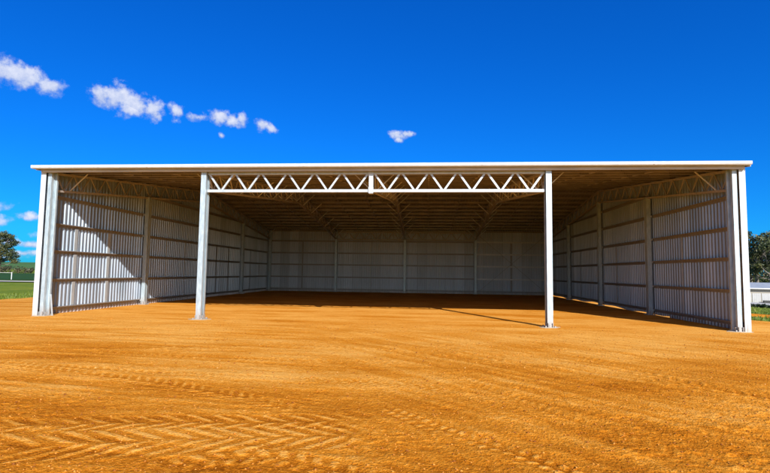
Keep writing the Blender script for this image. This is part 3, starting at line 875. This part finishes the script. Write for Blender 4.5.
# towards the sun the clear sky is paler and brighter
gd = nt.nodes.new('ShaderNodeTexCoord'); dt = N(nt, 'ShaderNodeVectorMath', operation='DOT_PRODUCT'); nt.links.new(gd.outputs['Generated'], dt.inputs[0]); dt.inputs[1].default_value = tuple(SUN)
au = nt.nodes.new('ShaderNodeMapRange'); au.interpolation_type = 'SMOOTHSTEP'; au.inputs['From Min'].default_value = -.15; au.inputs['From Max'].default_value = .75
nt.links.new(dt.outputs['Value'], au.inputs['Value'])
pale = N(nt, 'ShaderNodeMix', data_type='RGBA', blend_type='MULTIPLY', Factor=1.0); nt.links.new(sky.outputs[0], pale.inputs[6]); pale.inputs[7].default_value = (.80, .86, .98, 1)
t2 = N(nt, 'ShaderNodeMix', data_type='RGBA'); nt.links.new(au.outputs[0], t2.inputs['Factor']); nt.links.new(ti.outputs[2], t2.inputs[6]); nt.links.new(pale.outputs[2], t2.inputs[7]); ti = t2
# clouds: puffs placed by compass bearing and height in the sky
tc = nt.nodes.new('ShaderNodeTexCoord'); sp = nt.nodes.new('ShaderNodeSeparateXYZ'); nt.links.new(tc.outputs['Generated'], sp.inputs[0])
def mth(op, *a):
    q = N(nt, 'ShaderNodeMath', operation=op)
    for i, s in enumerate(a):
        if isinstance(s, (int, float)): q.inputs[i].default_value = s
        else: nt.links.new(s, q.inputs[i])
    return q.outputs[0]
azn = mth('MULTIPLY', mth('ARCTAN2', sp.outputs[0], sp.outputs[1]), 180 / math.pi)
eln = mth('MULTIPLY', mth('ARCSINE', sp.outputs[2]), 180 / math.pi)
cb = nt.nodes.new('ShaderNodeCombineXYZ'); nt.links.new(azn, cb.inputs[0]); nt.links.new(eln, cb.inputs[1])
def vec_noise(scale, detail, seed):
    n = N(nt, 'ShaderNodeTexNoise', Scale=scale, Detail=detail, Roughness=.62)
    ad = N(nt, 'ShaderNodeVectorMath', operation='ADD'); nt.links.new(cb.outputs[0], ad.inputs[0]); ad.inputs[1].default_value = (seed, seed * 1.7, seed)
    nt.links.new(ad.outputs[0], n.inputs['Vector']); return n
nA = vec_noise(1.0, 9.0, 3.1); nB = vec_noise(.32, 3.0, 9.4)
wv = N(nt, 'ShaderNodeVectorMath', operation='SUBTRACT'); nt.links.new(nB.outputs['Color'], wv.inputs[0]); wv.inputs[1].default_value = (.5, .5, .5)
ws = N(nt, 'ShaderNodeVectorMath', operation='SCALE'); nt.links.new(wv.outputs[0], ws.inputs[0]); ws.inputs['Scale'].default_value = 1.3
wp = N(nt, 'ShaderNodeVectorMath', operation='ADD'); nt.links.new(cb.outputs[0], wp.inputs[0]); nt.links.new(ws.outputs[0], wp.inputs[1])
def puff(a, e_, ra, re, amp=1.0):
    s = N(nt, 'ShaderNodeVectorMath', operation='SUBTRACT'); nt.links.new(wp.outputs[0], s.inputs[0]); s.inputs[1].default_value = (a, e_, 0)
    d = N(nt, 'ShaderNodeVectorMath', operation='DIVIDE'); nt.links.new(s.outputs[0], d.inputs[0]); d.inputs[1].default_value = (ra, re, 1e6)
    l = N(nt, 'ShaderNodeVectorMath', operation='LENGTH'); nt.links.new(d.outputs[0], l.inputs[0])
    v = mth('SUBTRACT', 1.0, l.outputs['Value']); v = mth('MULTIPLY', v, amp)
    return v, mth('DIVIDE', mth('SUBTRACT', eln, e_), re)
PUFFS = [  # bearing, elevation, half width, half height
    (-45.2, 17.9, 2.4, 1.15, 1), (-42.7, 17.7, 2.2, .95, 1), (-40.4, 17.3, 1.4, .75, .9),
    (-35.9, 17.5, 1.3, .9, 1), (-34.6, 17.5, 1.7, 1.15, 1), (-33.0, 16.9, 1.6, 1.1, 1), (-31.3, 16.6, 1.2, 1.0, 1), (-33.4, 16.2, 1.5, .65, .9),
    (-28.9, 16.9, .85, .7, .8), (-28.9, 15.9, .5, .4, .55), (-26.6, 16.6, 1.3, .4, .6), (-24.3, 16.9, 1.3, .85, 1), (-22.9, 16.6, 1.3, .75, .95), (-21.8, 16.9, .7, .7, .85),
    (-19.6, 16.4, .9, .75, .95), (-18.7, 16.0, .8, .5, .8), (-24.1, 15.0, .45, .4, .7),
    (-3.6, 16.0, 1.1, .5, 1), (-2.6, 16.2, .9, .35, .9), (-3.5, 15.6, .55, .5, .85),
    (-45.5, 5.6, 2.6, .55, .9), (-45.4, 4.2, 2.4, .7, 1), (-41.0, 4.6, 1.6, .38, .75),
    (-43.0, 2.4, 1.3, .35, .8), (-41.0, 2.2, 1.6, .35, .8), (-41.5, 1.3, 2.6, .28, .6), (-44, .9, 2.5, .25, .6), (-39.8, 3.1, 1.2, .3, .5),
    (46, 9, 4, .9, .9), (60, 14, 5, 1.2, .9), (-62, 12, 4, 1.2, .9), (-80, 7, 7, 1.4, .9)]
acc = None; accs = None
for pf in PUFFS:
    v, hgt = puff(pf[0], pf[1], pf[2] * 1.12, pf[3] * (1.36 if pf[0] < -30 else 1.18), pf[4])
    if acc is None: acc, accs = v, hgt
    else:
        g = mth('GREATER_THAN', v, acc)
        accs = mth('ADD', mth('MULTIPLY', accs, mth('SUBTRACT', 1.0, g)), mth('MULTIPLY', hgt, g))
        acc = mth('SMOOTH_MAX', acc, v, .12)
nz = mth('MULTIPLY', mth('SUBTRACT', nA.outputs['Fac'], .5), 2.1)
dens = mth('ADD', acc, mth('MULTIPLY', nz, .78))
mr = nt.nodes.new('ShaderNodeMapRange'); mr.interpolation_type = 'SMOOTHSTEP'
mr.inputs['From Min'].default_value = -.02; mr.inputs['From Max'].default_value = .66; mr.inputs['To Max'].default_value = .93
nt.links.new(dens, mr.inputs['Value'])
# thick parts are white, thin and lower fringes take a mauve grey
cc = ramp(nt, mth('ADD', mth('ADD', mth('MULTIPLY', dens, .50), mth('MULTIPLY', nz, .25)), mth('MULTIPLY', accs, .22)), [(-.0, (2.6, 3.4, 5.6)), (.28, (4.2, 4.7, 6.2)), (.6, (5.9, 6.1, 6.9))])
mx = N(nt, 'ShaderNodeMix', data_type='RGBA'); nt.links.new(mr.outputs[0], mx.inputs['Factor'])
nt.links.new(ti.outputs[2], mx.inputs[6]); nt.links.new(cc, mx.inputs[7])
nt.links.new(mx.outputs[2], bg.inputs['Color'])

# ------------------------------------------------------------------ output
scene.render.engine = 'CYCLES'
vs = scene.view_settings
vs.view_transform = 'Standard'; vs.look = 'None'; vs.gamma = 1.0; vs.exposure = 0.55; vs.use_curve_mapping = False
scene.display_settings.display_device = 'sRGB'
scene.cycles.max_bounces = 8; scene.cycles.diffuse_bounces = 5; scene.cycles.glossy_bounces = 4
scene.cycles.use_denoising = True
scene.cycles.sample_clamp_indirect = 8
scene.render.resolution_x = 1024; scene.render.resolution_y = 629
